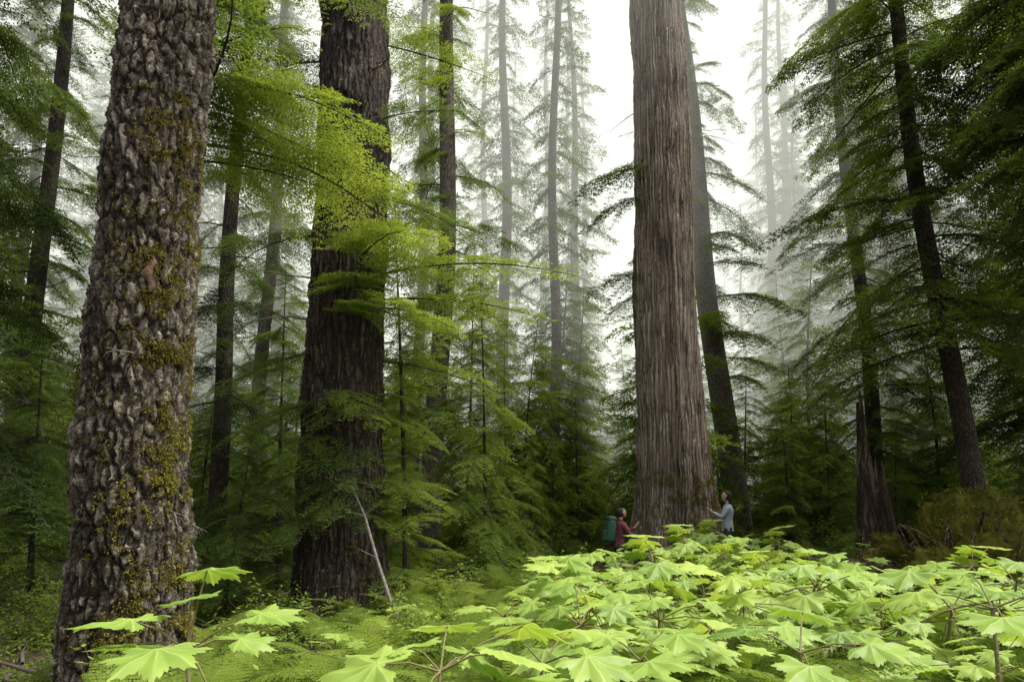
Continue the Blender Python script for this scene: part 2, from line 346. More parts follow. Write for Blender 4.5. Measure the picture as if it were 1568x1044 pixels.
t2x,t2y=-2.25,9.3
tp,f2,fr2,_=bigtrunk('t2',0,0,26,.57,.30,BARK_FIR,(-.35,.2),220,700,10,.17,.8,5,33,amp=.045)
R2=np.random.default_rng(6)
tr2=mk('old_fir_tree',[tp]+deadtwigs(f2,fr2,R2.uniform(1.5,9,22),R2,(.3,1.2),1)+[moss_tufts(f2,fr2,500,R2,-.8,.7,(0,3),.03)],[BARK_FIR,TWIG,MOSS])
tr2.location=(t2x,t2y,hz(t2x,t2y)-.05)
def br(parent,f,z,az,L,kind,el=0,roll=0,i=0,seed=0):
    ms=HM[kind];return ob('branch',ms[seed%len(ms)],parent,f(z),(rad(roll),rad(-el),rad(az)),L/1.6)
k=0
for z,az,L,kd,el in[(4.8,-60,2.3,'fineb',4),(4.7,-15,3.2,'fineb',6),(5.0,-40,2.0,'fineb',6),(4.5,-90,1.8,'fineb',0),(4.4,0,2.8,'fineb',4),(3.6,20,2.4,'fineb',0),(4.1,-35,2.2,'fineb',0),
    (3.0,-150,1.8,'finem',-15),(2.8,-115,1.5,'fineb',-28),(2.6,-75,1.4,'finem',-28),(2.3,-100,1.3,'finem',-34),(2.5,-135,1.7,'finem',-26),(3.1,-95,1.2,'finem',-22),(2.0,-60,1.1,'finem',-34),(3.3,-50,1.4,'fineb',-20),(3.0,-20,1.6,'fineb',-14),(2.2,-80,1.5,'finem',-24),
    (6.5,170,2.2,'finem',0),(7.5,-160,2.3,'finem',0),(8,150,2.2,'finem',5),(7,-20,1.8,'finem',5),(8.4,20,2.2,'fineb',5),(6,30,2,'finem',0),(5.4,160,2.1,'finem',-5),(3.8,175,2.1,'finem',-10),(1.6,-30,1.3,'fineb',-14),(2.1,10,1.6,'fineb',-8),(1.8,-130,1.5,'finem',-24),(2.4,-165,1.7,'finem',-16)]:
    br(tr2,f2,z,az,L,kd,el,random.uniform(-12,12),0,k);k+=1

cx,cy=3.95,16.6
tp,f3,fr3,phc=bigtrunk('t3',0,0,40,.81,.40,BARK_CEDAR,(-.5,0),320,900,15.5,.44,1.25,6,44,amp=.03,lfreq=2,flut=.075)
R3=np.random.default_rng(8)
tr3=mk('giant_cedar_tree',[tp]+deadtwigs(f3,fr3,R3.uniform(5,12,5),R3,(.5,1.5),1)+[moss_tufts(f3,fr3,1400,R3,-1.4,.9,(0,2.4),.05)],[BARK_CEDAR,TWIG,MOSS]);tr3.location=(cx,cy,hz(cx,cy)-.1)
for z,az,L,kd,el in[(7.3,185,1.9,'hang',5),(7.0,165,1.7,'hangb',-5),(9.9,175,2.3,'hang',5),(9.4,200,2.0,'hang',-5)]:
    br(tr3,f3,z,az,L,kd,el,0,0,k);k+=1

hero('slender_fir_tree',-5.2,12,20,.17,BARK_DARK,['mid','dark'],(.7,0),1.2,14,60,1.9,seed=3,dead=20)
hero('slender_fir_tree',-7.6,20,26,.23,BARK_THIN,'mid',(.8,0),2.0,22,70,2.2,seed=4)
hero('hemlock_tree',-1.75,14.4,26,.24,BARK_THIN,['mid','bright'],(.5,0),3.0,20,80,2.0,seed=5,dead=20)
hero('hemlock_tree',-.2,25,30,.27,BARK_THIN,'lo',(0,0),3,28,120,2.3,seed=6)
hero('hemlock_tree',1.25,22,30,.20,BARK_THIN,'lo',(.3,0),3.5,28,100,1.9,seed=7)
hero('hemlock_tree',2.9,28,24,.27,BARK_THIN,'lo',(-.4,0),2,24,120,2.6,seed=8)
hero('hemlock_tree',-3.2,22,26,.22,BARK_THIN,'lo',(.3,0),2,26,100,2.3,seed=48)
for i,(x,y,r0) in enumerate([(-4.4,33,.28),(-1.6,36,.25),(1.6,38,.27),(3.9,44,.3),(-6.9,30,.25),(5.3,47,.3),(13.2,34,.3),(15.5,38,.32)]):
    hero('misty_conifer_tree',x,y,34,r0,BARK_THIN,'lo',(random.uniform(-.6,.6),0),6,34,110,2.2,seed=80+i,dead=10)
lc,lf,_=hero('leaning_cedar_tree',6.65,20,30,.38,BARK_THIN,['hang','mid'],(-2.4,0),8,26,44,2.2,seed=9,dead=26,azr=(-110,80))
for z,az,L,kd,el in[(6.8,-100,1.8,'hangb',5),(6.2,-60,2.3,'hangb',5),(5.0,-80,2.0,'hangb',0),(4.2,-95,1.7,'hangb',-5),(7.4,-30,2.6,'hang',5),(3.6,-60,1.6,'hangb',-5),(5.6,-40,2.2,'hangb',0),(6.5,-80,2.2,'hangb',5)]:
    br(lc,lf,z,az,L,kd,el,0,0,k);k+=1
hero('tall_hemlock_tree',8.9,13,22,.20,BARK_DARK,['mid','bright'],(-1.8,0),4.2,16,120,2.8,seed=10,taperbl=.7)
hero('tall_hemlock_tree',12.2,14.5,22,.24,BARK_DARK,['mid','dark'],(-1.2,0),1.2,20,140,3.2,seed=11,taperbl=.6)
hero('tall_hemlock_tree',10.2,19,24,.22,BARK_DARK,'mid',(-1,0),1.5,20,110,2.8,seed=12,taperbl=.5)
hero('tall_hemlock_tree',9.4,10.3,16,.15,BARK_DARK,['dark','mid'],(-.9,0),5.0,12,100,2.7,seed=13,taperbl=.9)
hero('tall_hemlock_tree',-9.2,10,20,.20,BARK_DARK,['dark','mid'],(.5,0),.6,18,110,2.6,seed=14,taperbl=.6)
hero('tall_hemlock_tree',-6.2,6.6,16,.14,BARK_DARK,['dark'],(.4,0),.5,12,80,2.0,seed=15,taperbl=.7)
hero('tall_hemlock_tree',-11.5,16,24,.25,BARK_DARK,'mid',(.5,0),1,20,80,3.0,seed=16)
for i,(x,y,h_,l_,kd) in enumerate([(-1.45,9.6,6.2,1.3,['fineb']),(-.5,13.5,6.4,1.7,['bright']),(-3.8,11.3,5.6,1.6,['mid']),(-1.2,17,8.4,2.1,['bright','mid']),(1.2,19.5,4.2,1.4,['bright']),(.4,15.8,3.0,1.1,['bright']),
    (6.9,17,3.6,1.3,['bright','mid']),(8.1,17.5,4.6,1.5,['bright','mid']),(-6.6,9.5,4.2,1.4,['mid']),(2.0,21,5,1.5,['mid','bright']),(-.2,19,6.6,1.9,['bright']),(-2.6,13.0,4.6,1.5,['bright']),(.9,24,7,2,['bright']),(2.6,25,6,1.8,['bright','mid']),
    (-4.6,14,5.0,1.6,['mid','bright']),(-6.0,13,4.0,1.4,['mid']),(8.2,14.8,3.0,1.2,['bright','mid']),(10.4,13.2,3.6,1.5,['mid']),(5.9,19,3.2,1.2,['bright']),(9.3,12,2.0,.9,['mid']),(-3.6,8.6,2.2,.9,['mid']),(7.4,22,6.5,1.9,['bright','mid'])]):
    hero('young_hemlock_tree',x,y,h_,.03+.003*h_,BARK_DARK,kd,(random.uniform(-.3,.3),.1),.4,h_+.1,int(34+h_*5),l_,seed=117+i,dead=5,taperbl=.24,taper=.93)
hero('overhanging_hemlock_tree',-3.7,7.2,12,.07,BARK_DARK,['fineb','finem'],(.3,-.3),5.2,7.6,18,2.3,seed=26,dead=4,azr=(-75,35),elev=(-15,10),taperbl=.8,zcap=8)

# ------------------------------------------------------------ distant forest
def bake(seed,Hh,r0,z0,bl,nb):
    r=np.random.default_rng(seed);tp,f,fr=trunk_part(r.uniform(-.5,.5),0,Hh,r0,.85,10,24,seed=seed,wob=.2);out=[tp]
    for i in range(nb):
        q=(i+r.random())/nb;z=z0+(Hh-z0)*q;T=LO[r.integers(len(LO))]
        s=(bl*(1-q)**.7+.3)*r.uniform(.35,1.25)/1.6
        M=np.array(Euler((rad(r.uniform(-30,30)),rad(r.uniform(-14,26)-20*q),rad(r.uniform(0,360)))).to_matrix())
        for p in T: out.append((p[0]*s@M.T+f(z),p[1],p[2],p[3]))
    return merge(out)
far=[(31,30,.3,3,2.7,230),(32,26,.25,1,2.5,210),(33,34,.35,6,2.9,230),(34,22,.22,.6,2.4,180),(35,28,.28,2,2.2,210)]
FAR=[mk('far_conifer',bake(*a),[BARK_THIN,LEAF_MID],smooth=False,link=False) for a in far]
small=[(41,6,.04,.3,1.6,90),(42,4,.035,.2,1.4,70),(43,9,.07,.5,2.0,120)]
SM=[mk('understory_conifer',bake(*a),[BARK_DARK,LEAF_BRIGHT],smooth=False,link=False) for a in small]
forest=bpy.data.objects.new('distant_forest',None);COL.objects.link(forest)
r=np.random.default_rng(77);cnt=0
def addf(ms,x,y,s,nm):
    ob(nm,ms[r.integers(len(ms))],forest,(x,y,hz(x,y)-.2),(0,0,r.uniform(0,6.28)),s)
for _ in range(2200):
    y=r.uniform(30,115);x=r.uniform(-.95,.95)*y
    q=x/y
    d=.12 if y<44 else .34
    if abs(q)>.42: d=.45
    if .09<q<.19 and y<70: continue
    if -.42<q<.12 and y<50 and r.random()<.6: continue
    if r.random()>d: continue
    if cnt>320: break
    addf(FAR,x,y,r.uniform(.6,1.05),'conifer_%d'%cnt);cnt+=1
for i in range(280):
    y=r.uniform(18,60);x=r.uniform(-.85,.85)*y
    addf(SM,x,y,r.uniform(.5,1.2),'young_conifer_%d'%i)
for x,y in[(-15,12),(-12,21),(-17,23),(15,19),(18,15),(14,25),(19,23),(-14,28),(16,31),(-10,28)]:
    addf(FAR,x,y,.8,'edge_conifer')

# ------------------------------------------------------------ devil's club
def club_leaf():
    nt_=132;nr=8;th=np.linspace(-np.pi,np.pi,nt_)
    deg=np.degrees(th);rr=np.full(nt_,.12)
    lob=[(0,1.0),(40,.95),(-40,.95),(80,.86),(-80,.86),(122,.72),(-122,.72)]
    for a,l in lob:
        d=np.abs(deg-a);rr=np.maximum(rr,np.where(d<26,l*(1-.34*(d/20)**.9),0))
    ser=1+.07*(2*np.abs((deg/8.0)%1-.5)*2-1);rr=rr*ser
    rr=np.where(np.abs(deg)>148,np.maximum(.12,rr*np.clip((176-np.abs(deg))/28,0,1)),rr)
    fr_=np.linspace(.02,1,nr);Rr=fr_[:,None]*rr
    x=Rr*np.cos(th);y=Rr*np.sin(th)
    near_=np.min([np.abs(deg-a) for a,_ in lob],0);fold=-np.clip(near_,0,20)/20
    z=-.12*Rr**2*(1+.3*np.cos(2*th))+.08*Rr*(fold+.5)+.03*np.sin(9*x+1)*np.cos(8*y)
    vein=np.exp(-((np.radians(near_)*Rr)/.014)**2)*.7
    return np.stack([x,y,z],2).reshape(-1,3),grid(nt_,nr,False),vein.ravel()
LV,LF,LVE=club_leaf()
def put_leaf(pos,yaw,pitch,roll,size,tint,r):
    M=np.array(Euler((roll,pitch,yaw),'XYZ').to_matrix())
    Vv=LV.copy();Vv[:,2]+=r.uniform(-.2,.1)*Vv[:,0]**2+r.uniform(-.16,.16)*Vv[:,1]*Vv[:,0]+r.uniform(-.2,.06)*Vv[:,1]**2;Vv[:,1]*=r.uniform(.85,1.1)
    return (Vv*size@M.T+np.array(pos),LF,1,tint,LVE)
def club(leaves,base,crown,r,flat=1.0):
    b=np.array(base,float);c=np.array(crown,float);mid=(b+c)/2+np.array([r.uniform(-.08,.08),r.uniform(-.08,.08),0])
    parts=[tube([b,mid,c],[.011,.010,.008],7,0,.5)]
    n=120;s=r.random(n);P=b+(c-b)*s[:,None];D=nrm(r.normal(0,1,(n,3))*np.array([1,1,.2]));parts.append(rhombs(P,D,nrm(np.cross(D,r.normal(0,1,(n,3)))),.025,.004,0,.8*np.ones(n),r))
    for(x,y,z,sz,yaw)in leaves:
        q=np.array([x,y,z])
        parts.append(tube([c,c*.5+q*.5+np.array([0,0,.02]),q],[.0045,.0035,.003],5,0,.5))
        parts.append(put_leaf(q,yaw,r.uniform(-.10,.42)*flat,r.uniform(-.34,.34)*flat,sz,r.uniform(.0,1),r))
    return parts
def randclub(seed,h,nl,sz):
    r=np.random.default_rng(seed);L=[]
    for i in range(nl):
        a=i*2.4+r.uniform(-.3,.3);d=r.uniform(.10,.44)*(.6+.4*h)
        L.append((d*math.cos(a),d*math.sin(a),h+r.uniform(-.38,.08)-.12*d,sz*r.uniform(.4,1.3),a+r.uniform(-.5,.5)))
    return club(L,(r.uniform(-.2,.2),r.uniform(-.2,.2),-.1),(0,0,h-.16),r)
CM=[mk('devils_club',randclub(300+i,[1.0,1.12,.85,1.05,.6,.42][i],[11,12,10,12,8,7][i],[.20,.21,.19,.20,.17,.15][i]),[STEM,LEAF_CLUB],link=False) for i in range(6)]
rc=np.random.default_rng(9)
def heroclub(x,y,leaves,seed):
    r=np.random.default_rng(seed);z0=hz(x,y)
    L=[(a-x,b-y,c-z0,s,w) for a,b,c,s,w in leaves]
    cr=(0,0,np.mean([l[2] for l in L])-.06)
    o=mk('devils_club_plant',club(L,(.03,.05,-.15),cr,r,.7),[STEM,LEAF_CLUB]);o.location=(x,y,z0);return o
heroclub(-1.16,2.5,[(-1.17,2.66,1.47,.17,1.2),(-1.34,2.46,1.31,.21,3.1),(-.91,2.52,1.32,.17,.1),(-1.14,2.26,1.25,.19,-1.2),(-1.26,2.35,1.08,.18,-2.2),(-.98,2.3,1.10,.17,-.5),(-1.15,2.5,1.38,.15,2.2),(-1.05,2.7,1.2,.16,.8),(-1.4,2.6,1.2,.17,2.7)],1)
heroclub(-.25,2.45,[(-.46,2.4,1.17,.23,3.0),(-.25,2.70,1.25,.2,1.6),(-.04,2.42,1.21,.22,.1),(-.27,2.18,1.12,.22,-1.6),(.04,2.64,1.26,.17,.9),(-.38,2.56,1.20,.19,2.2),(-.15,2.55,1.17,.2,.5)],2)
heroclub(.12,2.75,[(.0,2.8,1.18,.19,2.8),(.25,2.9,1.2,.2,1.0),(.28,2.62,1.15,.2,-.5),(.05,2.5,1.1,.18,-1.8)],12)
heroclub(.55,3.0,[(.42,3.1,1.14,.2,2.6),(.68,3.1,1.17,.19,.6),(.55,2.82,1.09,.2,-1.5),(.76,2.9,1.06,.18,-.4)],3)
heroclub(-.05,4.2,[(-.18,4.2,1.11,.19,3),(.08,4.3,1.16,.18,.5),(-.02,4.0,1.08,.18,-1.5),(.2,4.1,1.12,.17,-.3)],4)
heroclub(1.15,2.8,[(.98,2.9,1.2,.19,2.8),(1.25,3.0,1.26,.2,1.2),(1.38,2.7,1.18,.19,-.5),(1.1,2.6,1.12,.19,-1.8)],15)
heroclub(2.0,2.9,[(1.75,3.0,1.34,.18,2.8),(2.05,3.1,1.42,.19,1.2),(2.2,2.8,1.36,.17,-.5),(1.9,2.7,1.28,.19,-1.8)],5)
thick=bpy.data.objects.new('devils_club_thicket',None);COL.objects.link(thick)
n=0;tries=0;pos=[]
while n<250 and tries<12000:
    tries+=1;y=rc.uniform(2.5,13);x=rc.uniform(-.1,1.0)*y*.95
    if x<.06*y+.12: continue
    if y>9 and x<.16*y: continue
    if any((x-a)**2+(y-b)**2<(.25+.011*y)**2 for a,b in pos): continue
    if y>12 and 2<x<6: continue
    if noise.noise(Vector((x*.9,y*.9,4)))<-.2: continue
    pos.append((x,y));i=rc.integers(6)
    if y<3.6: i=rc.integers(4,6) if rc.random()<.5 else 2
    if y>8.2 and x>4.6: i=rc.integers(4,6)
    s=rc.uniform(.7,1.12)
    ob('devils_club_%d'%n,CM[i],thick,(x,y,hz(x,y)),(rc.uniform(-.14,.14),rc.uniform(-.14,.14),rc.uniform(0,6.28)),s);n+=1
for i in range(190):
    y=rc.uniform(4.0,15);x=rc.uniform(-.28,.14)*y
    ob('devils_club_low_%d'%i,CM[4+rc.integers(2)],thick,(x,y,hz(x,y)-.08),(0,0,rc.uniform(0,6.28)),rc.uniform(.45,.95))

# ------------------------------------------------------------ ferns, shrubs, ground cover
def frond(r,L=.75):
    P=[];D=[];S=[]
    n=22;parts=[]
    arch=r.uniform(.35,.7);ax=lambda t:np.array([L*t*(.85),0,L*(.75*t-arch*t*t*1.1)])
    parts.append(tube([ax(t) for t in np.linspace(0,1,8)],np.linspace(.004,.001,8),4,0,.5,cap=False))
    for k in range(n):
        t=.12+.88*k/n;b=ax(t);tg=nrm(ax(t+.02)-ax(t-.02))
        l=L*.24*math.sin(math.pi*min(1,(t*.86+.14)))**.8*(1.1-t*.3)+.01
        for s in(-1,1):
            d=nrm(np.array([0,s,0])+tg*.35+np.array([0,0,-.12]));m_=max(4,int(l/.011));q=(np.arange(m_)+.0)/m_
            b0=b+d*q[:,None]*l
            for s2 in(-1,1):
                wq=(1-.75*q)
                P.append(b0);D.append(nrm(tg*s2*.9+d*.65+r.normal(0,.08,(m_,3)))*wq[:,None]);S.append(nrm(np.broadcast_to(d,(m_,3))+r.normal(0,.05,(m_,3))))
    P=np.concatenate(P);w=.022
    D=np.concatenate(D);S=np.concatenate(S)
    parts.append(rhombs(P,D,S,w*r.uniform(.8,1.15,len(P)),.0135,1,r.normal(r.uniform(.0,1),.1,len(P)).clip(0,1),r));return merge(parts)
def fern(seed,nf=9):
    r=np.random.default_rng(seed);out=[]
    for i in range(nf):
        s=r.uniform(.75,1.2);M=np.array(Euler((rad(r.uniform(-15,15)),rad(r.uniform(-25,10)),i*2.4+r.uniform(-.3,.3))).to_matrix())
        for p in frond(r): out.append((p[0]*s@M.T,p[1],p[2],p[3]))
    return merge(out)
FM=[mk('fern',fern(500+i,[8,7,9,6][i]),[STEM,LEAF_FERN],smooth=False,link=False) for i in range(4)]
ferns=bpy.data.objects.new('fern_patch',None);COL.objects.link(ferns)
for i in range(350):
    y=1.9+rc.random()**1.2*14;x=rc.uniform(-.62,.85)*y
    if x<-.3*y and rc.random()<.2: continue
    ob('fern_%d'%i,FM[rc.integers(4)],ferns,(x,y,hz(x,y)-.02),(rc.uniform(-.1,.1),rc.uniform(-.1,.1),rc.uniform(0,6.28)),rc.uniform(.6,1.35))
for i,(x,y,s) in enumerate([(.25,3.3,1.3),(.5,3.6,1.4),(.95,3.4,1.4),(-.75,3.2,1.2),(-1.3,3.0,1.2),(1.3,3.6,1.4),(1.7,3.6,1.4),(-.35,3.5,1.3),(.0,3.9,1.4),(.7,4.2,1.4),(-.6,4.4,1.3),(1.5,4.6,1.4),(2.4,4.0,1.4),(2.9,4.6,1.4),(-1.7,3.6,1.2),(-.9,3.9,1.2)]):
    ob('lady_fern_%d'%i,FM[i%4],ferns,(x,y,hz(x,y)+.32 if x>0 else hz(x,y)+.15),(0,0,i*1.3),s)
for i,(x,y) in enumerate([(1.9,14.6),(2.6,14.4),(3.3,14.3),(4.2,14.1),(5.1,14.2),(5.6,15.0),(1.5,15.2),(1.1,14.8),(4.7,13.9),(2.9,13.8),(3.7,13.6)]):
    ob('fern_base_%d'%i,FM[i%4],ferns,(x,y,hz(x,y)),(0,0,i*2.3),.95)
def shrub(seed,h=1.0,nb=26,leaf=.05):
    r=np.random.default_rng(seed);parts=[];P=[];D=[]
    for i in range(nb):
        a=r.uniform(0,6.28);e=r.uniform(.3,1.3);L=h*r.uniform(.5,1.1);d=np.array([math.cos(a)*math.cos(e),math.sin(a)*math.cos(e),math.sin(e)])
        q=np.linspace(0,1,6);pts=np.array([d*L*s+np.array([0,0,-.25*s*s*L*math.cos(e)])+r.normal(0,.012,3) for s in q]);parts.append(tube(pts,np.linspace(.006,.0015,6),4,0,.5))
        for j in range(30):
            s=r.uniform(.2,1);b=np.array([np.interp(s,q,pts[:,c_]) for c_ in range(3)]);e2=nrm(r.normal(0,1,3)*np.array([1,1,.35]));b2=b+e2*r.uniform(0,.12)
            P.append(b2);D.append(e2)
    P=np.array(P);D=np.array(D);S=nrm(np.cross(np.array([0,0,1.])+r.normal(0,.35,(len(P),3)),D))
    parts.append(rhombs(P,D,S,leaf*r.uniform(.7,1.4,len(P)),leaf*.62,1,None,r));return merge(parts)
SH=[mk('shrub',shrub(600+i,[1,.8,1.3,.6][i],[30,26,36,20][i],[.06,.05,.07,.055][i]),[TWIG,LEAF_SHRUB],smooth=False,link=False) for i in range(4)]
shr=bpy.data.objects.new('huckleberry_undergrowth',None);COL.objects.link(shr)
for i in range(860):
    y=rc.uniform(3.5,32);x=rc.uniform(-.8,.85)*y
    if 1.8<x<5.6 and 12.5<y<17.5: continue
    ob('shrub_%d'%i,SH[rc.integers(4)],shr,(x,y,hz(x,y)-.05),(0,0,rc.uniform(0,6.28)),rc.uniform(.4,1.0) if y>9 else rc.uniform(.3,.7))
n=90000;y=1.6+rc.random(n)**1.6*22;x=rc.uniform(-.8,.85,n)*(y+1)
cl=np.sin(x*2.1+np.sin(y*1.3)*2)+np.sin(y*2.7+np.cos(x*1.7)*2)+.8*np.sin(x*5.3+y*4.1)*np.sin(y*6.1-x*3);k_=(cl>rc.uniform(-.9,1.6,n))&((x>-.16*y)|(rc.random(n)<.6));x=x[k_];y=y[k_];cl=cl[k_]
P=np.stack([x,y,H(x,y)+rc.uniform(.0,1,len(x))*(.08+.15*np.clip(cl,0,2))],1);D=nrm(rc.normal(0,1,(len(x),3))*np.array([1,1,.4]));S=nrm(np.cross(np.array([0,0,1.])+rc.normal(0,.35,P.shape),D))
mk('ground_cover_plants',[rhombs(P,D,S,rc.uniform(.03,.10,len(x)),rc.uniform(.022,.06,len(x)),0,None,rc)],[LEAF_SHRUB],smooth=False)
parts=[]
for i in range(1300):
    y=rc.uniform(2,22);x=rc.uniform(-.75,.8)*y;a=rc.uniform(0,3.14);L=rc.uniform(.15,.9);z=hz(x,y)+.07
    rr_=rc.choice([.008,.012,.02,.045],p=[.4,.35,.18,.07])
    d=np.array([math.cos(a),math.sin(a),rc.uniform(-.05,.25)]);p=np.array([x,y,z]);parts.append(tube([p,p+d*L*.5+rc.normal(0,.02,3),p+d*L],[rr_,rr_*.85,rr_*.6],6,0,.5))
mk('fallen_twigs',merge(parts),[TWIG])

# ------------------------------------------------------------ logs, snag, mound, leaning pole
def log(name,a,b,r0,r1,seed,tip=None):
    r=np.random.default_rng(seed);a=np.array(a,float);b=np.array(b,float);L=np.linalg.norm(b-a);n=40
    pts=[np.array([L*s,0,.04*math.sin(s*5)]) for s in np.linspace(0,1,n)]
    t=tube(pts,np.linspace(r0,r1,n),20,0,.5);V=t[0]
    for i in range(len(V)):
        q=V[i];V[i]+=np.array([0,q[1],q[2]])*.35*noise.fractal(Vector((q[0]*1.2,q[1]*5,q[2]*5+seed)),.8,2,3)
    parts=[t]
    for j in range(5):
        s=r.uniform(.1,.9);e=nrm(np.array([r.uniform(-.3,.3),r.uniform(-1,1),r.uniform(.2,1)]));p=np.array([L*s,0,0]);parts.append(tube([p,p+e*r0*1.6,p+e*r0*r.uniform(1.8,3)],[.03,.02,.008],6,0,.5))
    o=mk(name,parts,[BARK_LOG]);o.location=a;o.rotation_euler=Vector(b-a).to_track_quat('X','Z').to_euler();return o
log('fallen_log',(-2.6,15.5,hz(-2.6,15.5)+.12),(1.0,14.8,hz(1.0,14.8)+.12),.16,.11,1)
log('fallen_log',(4.2,10.6,hz(4.2,10.6)+.62),(6.2,10.2,hz(6.2,10.2)+.55),.12,.09,2)
log('fallen_log',(-6.5,10.5,hz(-6.5,10.5)+.15),(-3.2,12.8,hz(-3.2,12.8)+.2),.17,.12,3)
log('fallen_log',(-.9,11.2,hz(-.9,11.2)+.08),(2.0,12.6,hz(2.0,12.6)+.1),.08,.05,4)
log('fallen_log',(-5,17,hz(-5,17)+.3),(-.5,19,hz(-.5,19)+.3),.25,.2,5)
PALE=plain('weathered_pole_wood',(.17,.145,.125),.85,.5,18,.01)
pts=np.array([(-1.20,8.05,.12),(-1.42,8.15,.62),(-1.64,8.35,1.12),(-1.85,8.62,1.62),(-2.06,8.75,2.0)])
pp=[tube(pts,[.028,.025,.022,.018,.012],9,0,.5)]
for s,e in((1,(.2,-.1,.1)),(2,(-.2,-.15,.12)),(3,(.22,0,.2)),(3,(-.15,-.2,.05))): pp.append(tube([pts[s],pts[s]+np.array(e)*.6,pts[s]+np.array(e)],[.008,.005,.002],5,0,.5))
mk('leaning_dead_branch',pp,[PALE])
sx,sy=6.75,12.6
k_=72;n=60;th=np.arange(k_)*2*np.pi/k_
ht=np.array([1.85+1.3*np.clip(math.cos(t-3.3),-.3,1)**3+.5*noise.noise(Vector((math.cos(t)*4,math.sin(t)*4,3)))+.5*noise.noise(Vector((math.cos(t)*13,math.sin(t)*13,1))) for t in th])
rows=[]
for j in range(n):
    s=j/(n-1);z=-.2+(ht+.2)*s;rr=(.38-.19*s+.12*math.exp(-s*6))*(1+.12*np.cos(5*th)+.07*np.cos(11*th+1));rows.append(np.stack([rr*np.cos(th)-.10*s,rr*np.sin(th),z],1))
for j in range(10):
    s=1-j/9*.55;z=ht*s;rr=(.15-.02*j*.3)*(1+.1*np.cos(6*th));rows.append(np.stack([rr*np.cos(th)-.10*s,rr*np.sin(th),z],1))
sn=mk('broken_snag_stump',[(np.concatenate(rows),grid(k_,len(rows),True),0,.5)],[barkmat('rotten_wood',(.022,.016,.011),(.085,.055,.038),(.22,.155,.11),cell=(8,8,.8),fib=(30,30,1.5),disp=.06,moss=(.08,.08,.02),moss_th=.58,mossdir=(0,0))]);sn.location=(sx,sy,hz(sx,sy)+.0)
mx,my=6.75,10.4
nu,nv=140,60;U=np.arange(nu)*2*np.pi/nu;rows=[]
for j in range(nv):
    ph=j/(nv-1)*math.pi*.56
    rr=np.sin(ph)**.8;z=np.cos(ph)
    rows.append(np.stack([1.35*rr*np.cos(U),.75*rr*np.sin(U),np.full(nu,1.38*z)+.25*rr*np.cos(U)],1))
Vm=np.concatenate(rows)
for i in range(len(Vm)):
    q=Vector(Vm[i]);nn=noise.fractal(q*1.6,.6,2.1,6);Vm[i]*=1+.30*nn
mossm=leafmat('mound_moss',(.045,.040,.014),(.11,.11,.022),(.20,.19,.035),.1,nscale=5)
parts=[(Vm,grid(nu,nv,True),0,.2)]
rm=np.random.default_rng(4);K_=16000;idx=rm.integers(0,len(Vm),K_);P=Vm[idx]+rm.normal(0,.04,(K_,3));D=nrm(nrm(P)+rm.normal(0,.8,P.shape)+np.array([0,0,-.4]));parts.append(rhombs(P,D,nrm(np.cross(D,rm.normal(0,1,P.shape))),rm.uniform(.03,.10,K_),.02,0,None,rm))
for i in range(60):
    a=rm.uniform(-3.1,.4);p=np.array([1.2*math.cos(a),.65*math.sin(a),rm.uniform(.3,1.3)]);L_=rm.uniform(.3,1);q=p+np.array([rm.uniform(-.4,.4),-.25,-.4])*L_;parts.append(tube([p*.7,p,(p+q)/2+rm.normal(0,.05,3),q],[.03,.022,.012,.005],6,1,.5))
mo=mk('mossy_root_mound',parts,[mossm,BARK_LOG]);mo.location=(mx,my,hz(mx,my)+.0)
for i in range(8):
    dx=rm.uniform(-.2,1.3);dy=rm.uniform(-.2,.4)
    ob('shrub_on_mound_%d'%i,(SH+FM)[rm.integers(8)],mo,(dx,dy,1.25-.35*dx*dx*.6-.4*dy*dy),(0,0,rm.uniform(0,6)),rm.uniform(.22,.36))

# ------------------------------------------------------------ people
SKIN=plain('skin',(.50,.31,.22),.55,.08);HAIRB=plain('hair_black',(.014,.012,.012),.7,.3,60);HAIRD=plain('hair_dark_brown',(.035,.022,.015),.75,.3,60)
SHIRTW=plain('shirt_bluegrey',(.34,.40,.45),.85,.12,20);PANTS=plain('trousers_dark',(.04,.045,.055),.9,.2);SHIRTM=plain('shirt_maroon_plaid',(.20,.055,.065),.85,.6,26)
PACK=plain('backpack_green',(.025,.09,.055),.7,.3,16);STRAP=plain('strap_black',(.015,.015,.017),.7);BOOT=plain('boot_leather',(.06,.035,.02),.7);LIP=plain('lips',(.35,.12,.10),.5);EYE=plain('eye_dark',(.02,.015,.012),.3)
def skin(name,pts,edges,rads,mat,parent,sub=2):
    me=bpy.data.meshes.new(name);me.from_pydata([tuple(p) for p in pts],edges,[]);me.materials.append(mat)
    o=ob(name,me,parent);mod=o.modifiers.new('skin','SKIN');mod.use_smooth_shade=True
    sv=me.skin_vertices[0].data
    for i,r_ in enumerate(rads):
        sv[i].radius=(r_,r_) if not isinstance(r_,tuple) else r_;sv[i].use_root=(i==0)
    s=o.modifiers.new('sub','SUBSURF');s.levels=sub;s.render_levels=sub;return o
def chain(n,o=0): return [(o+i,o+i+1) for i in range(n-1)]
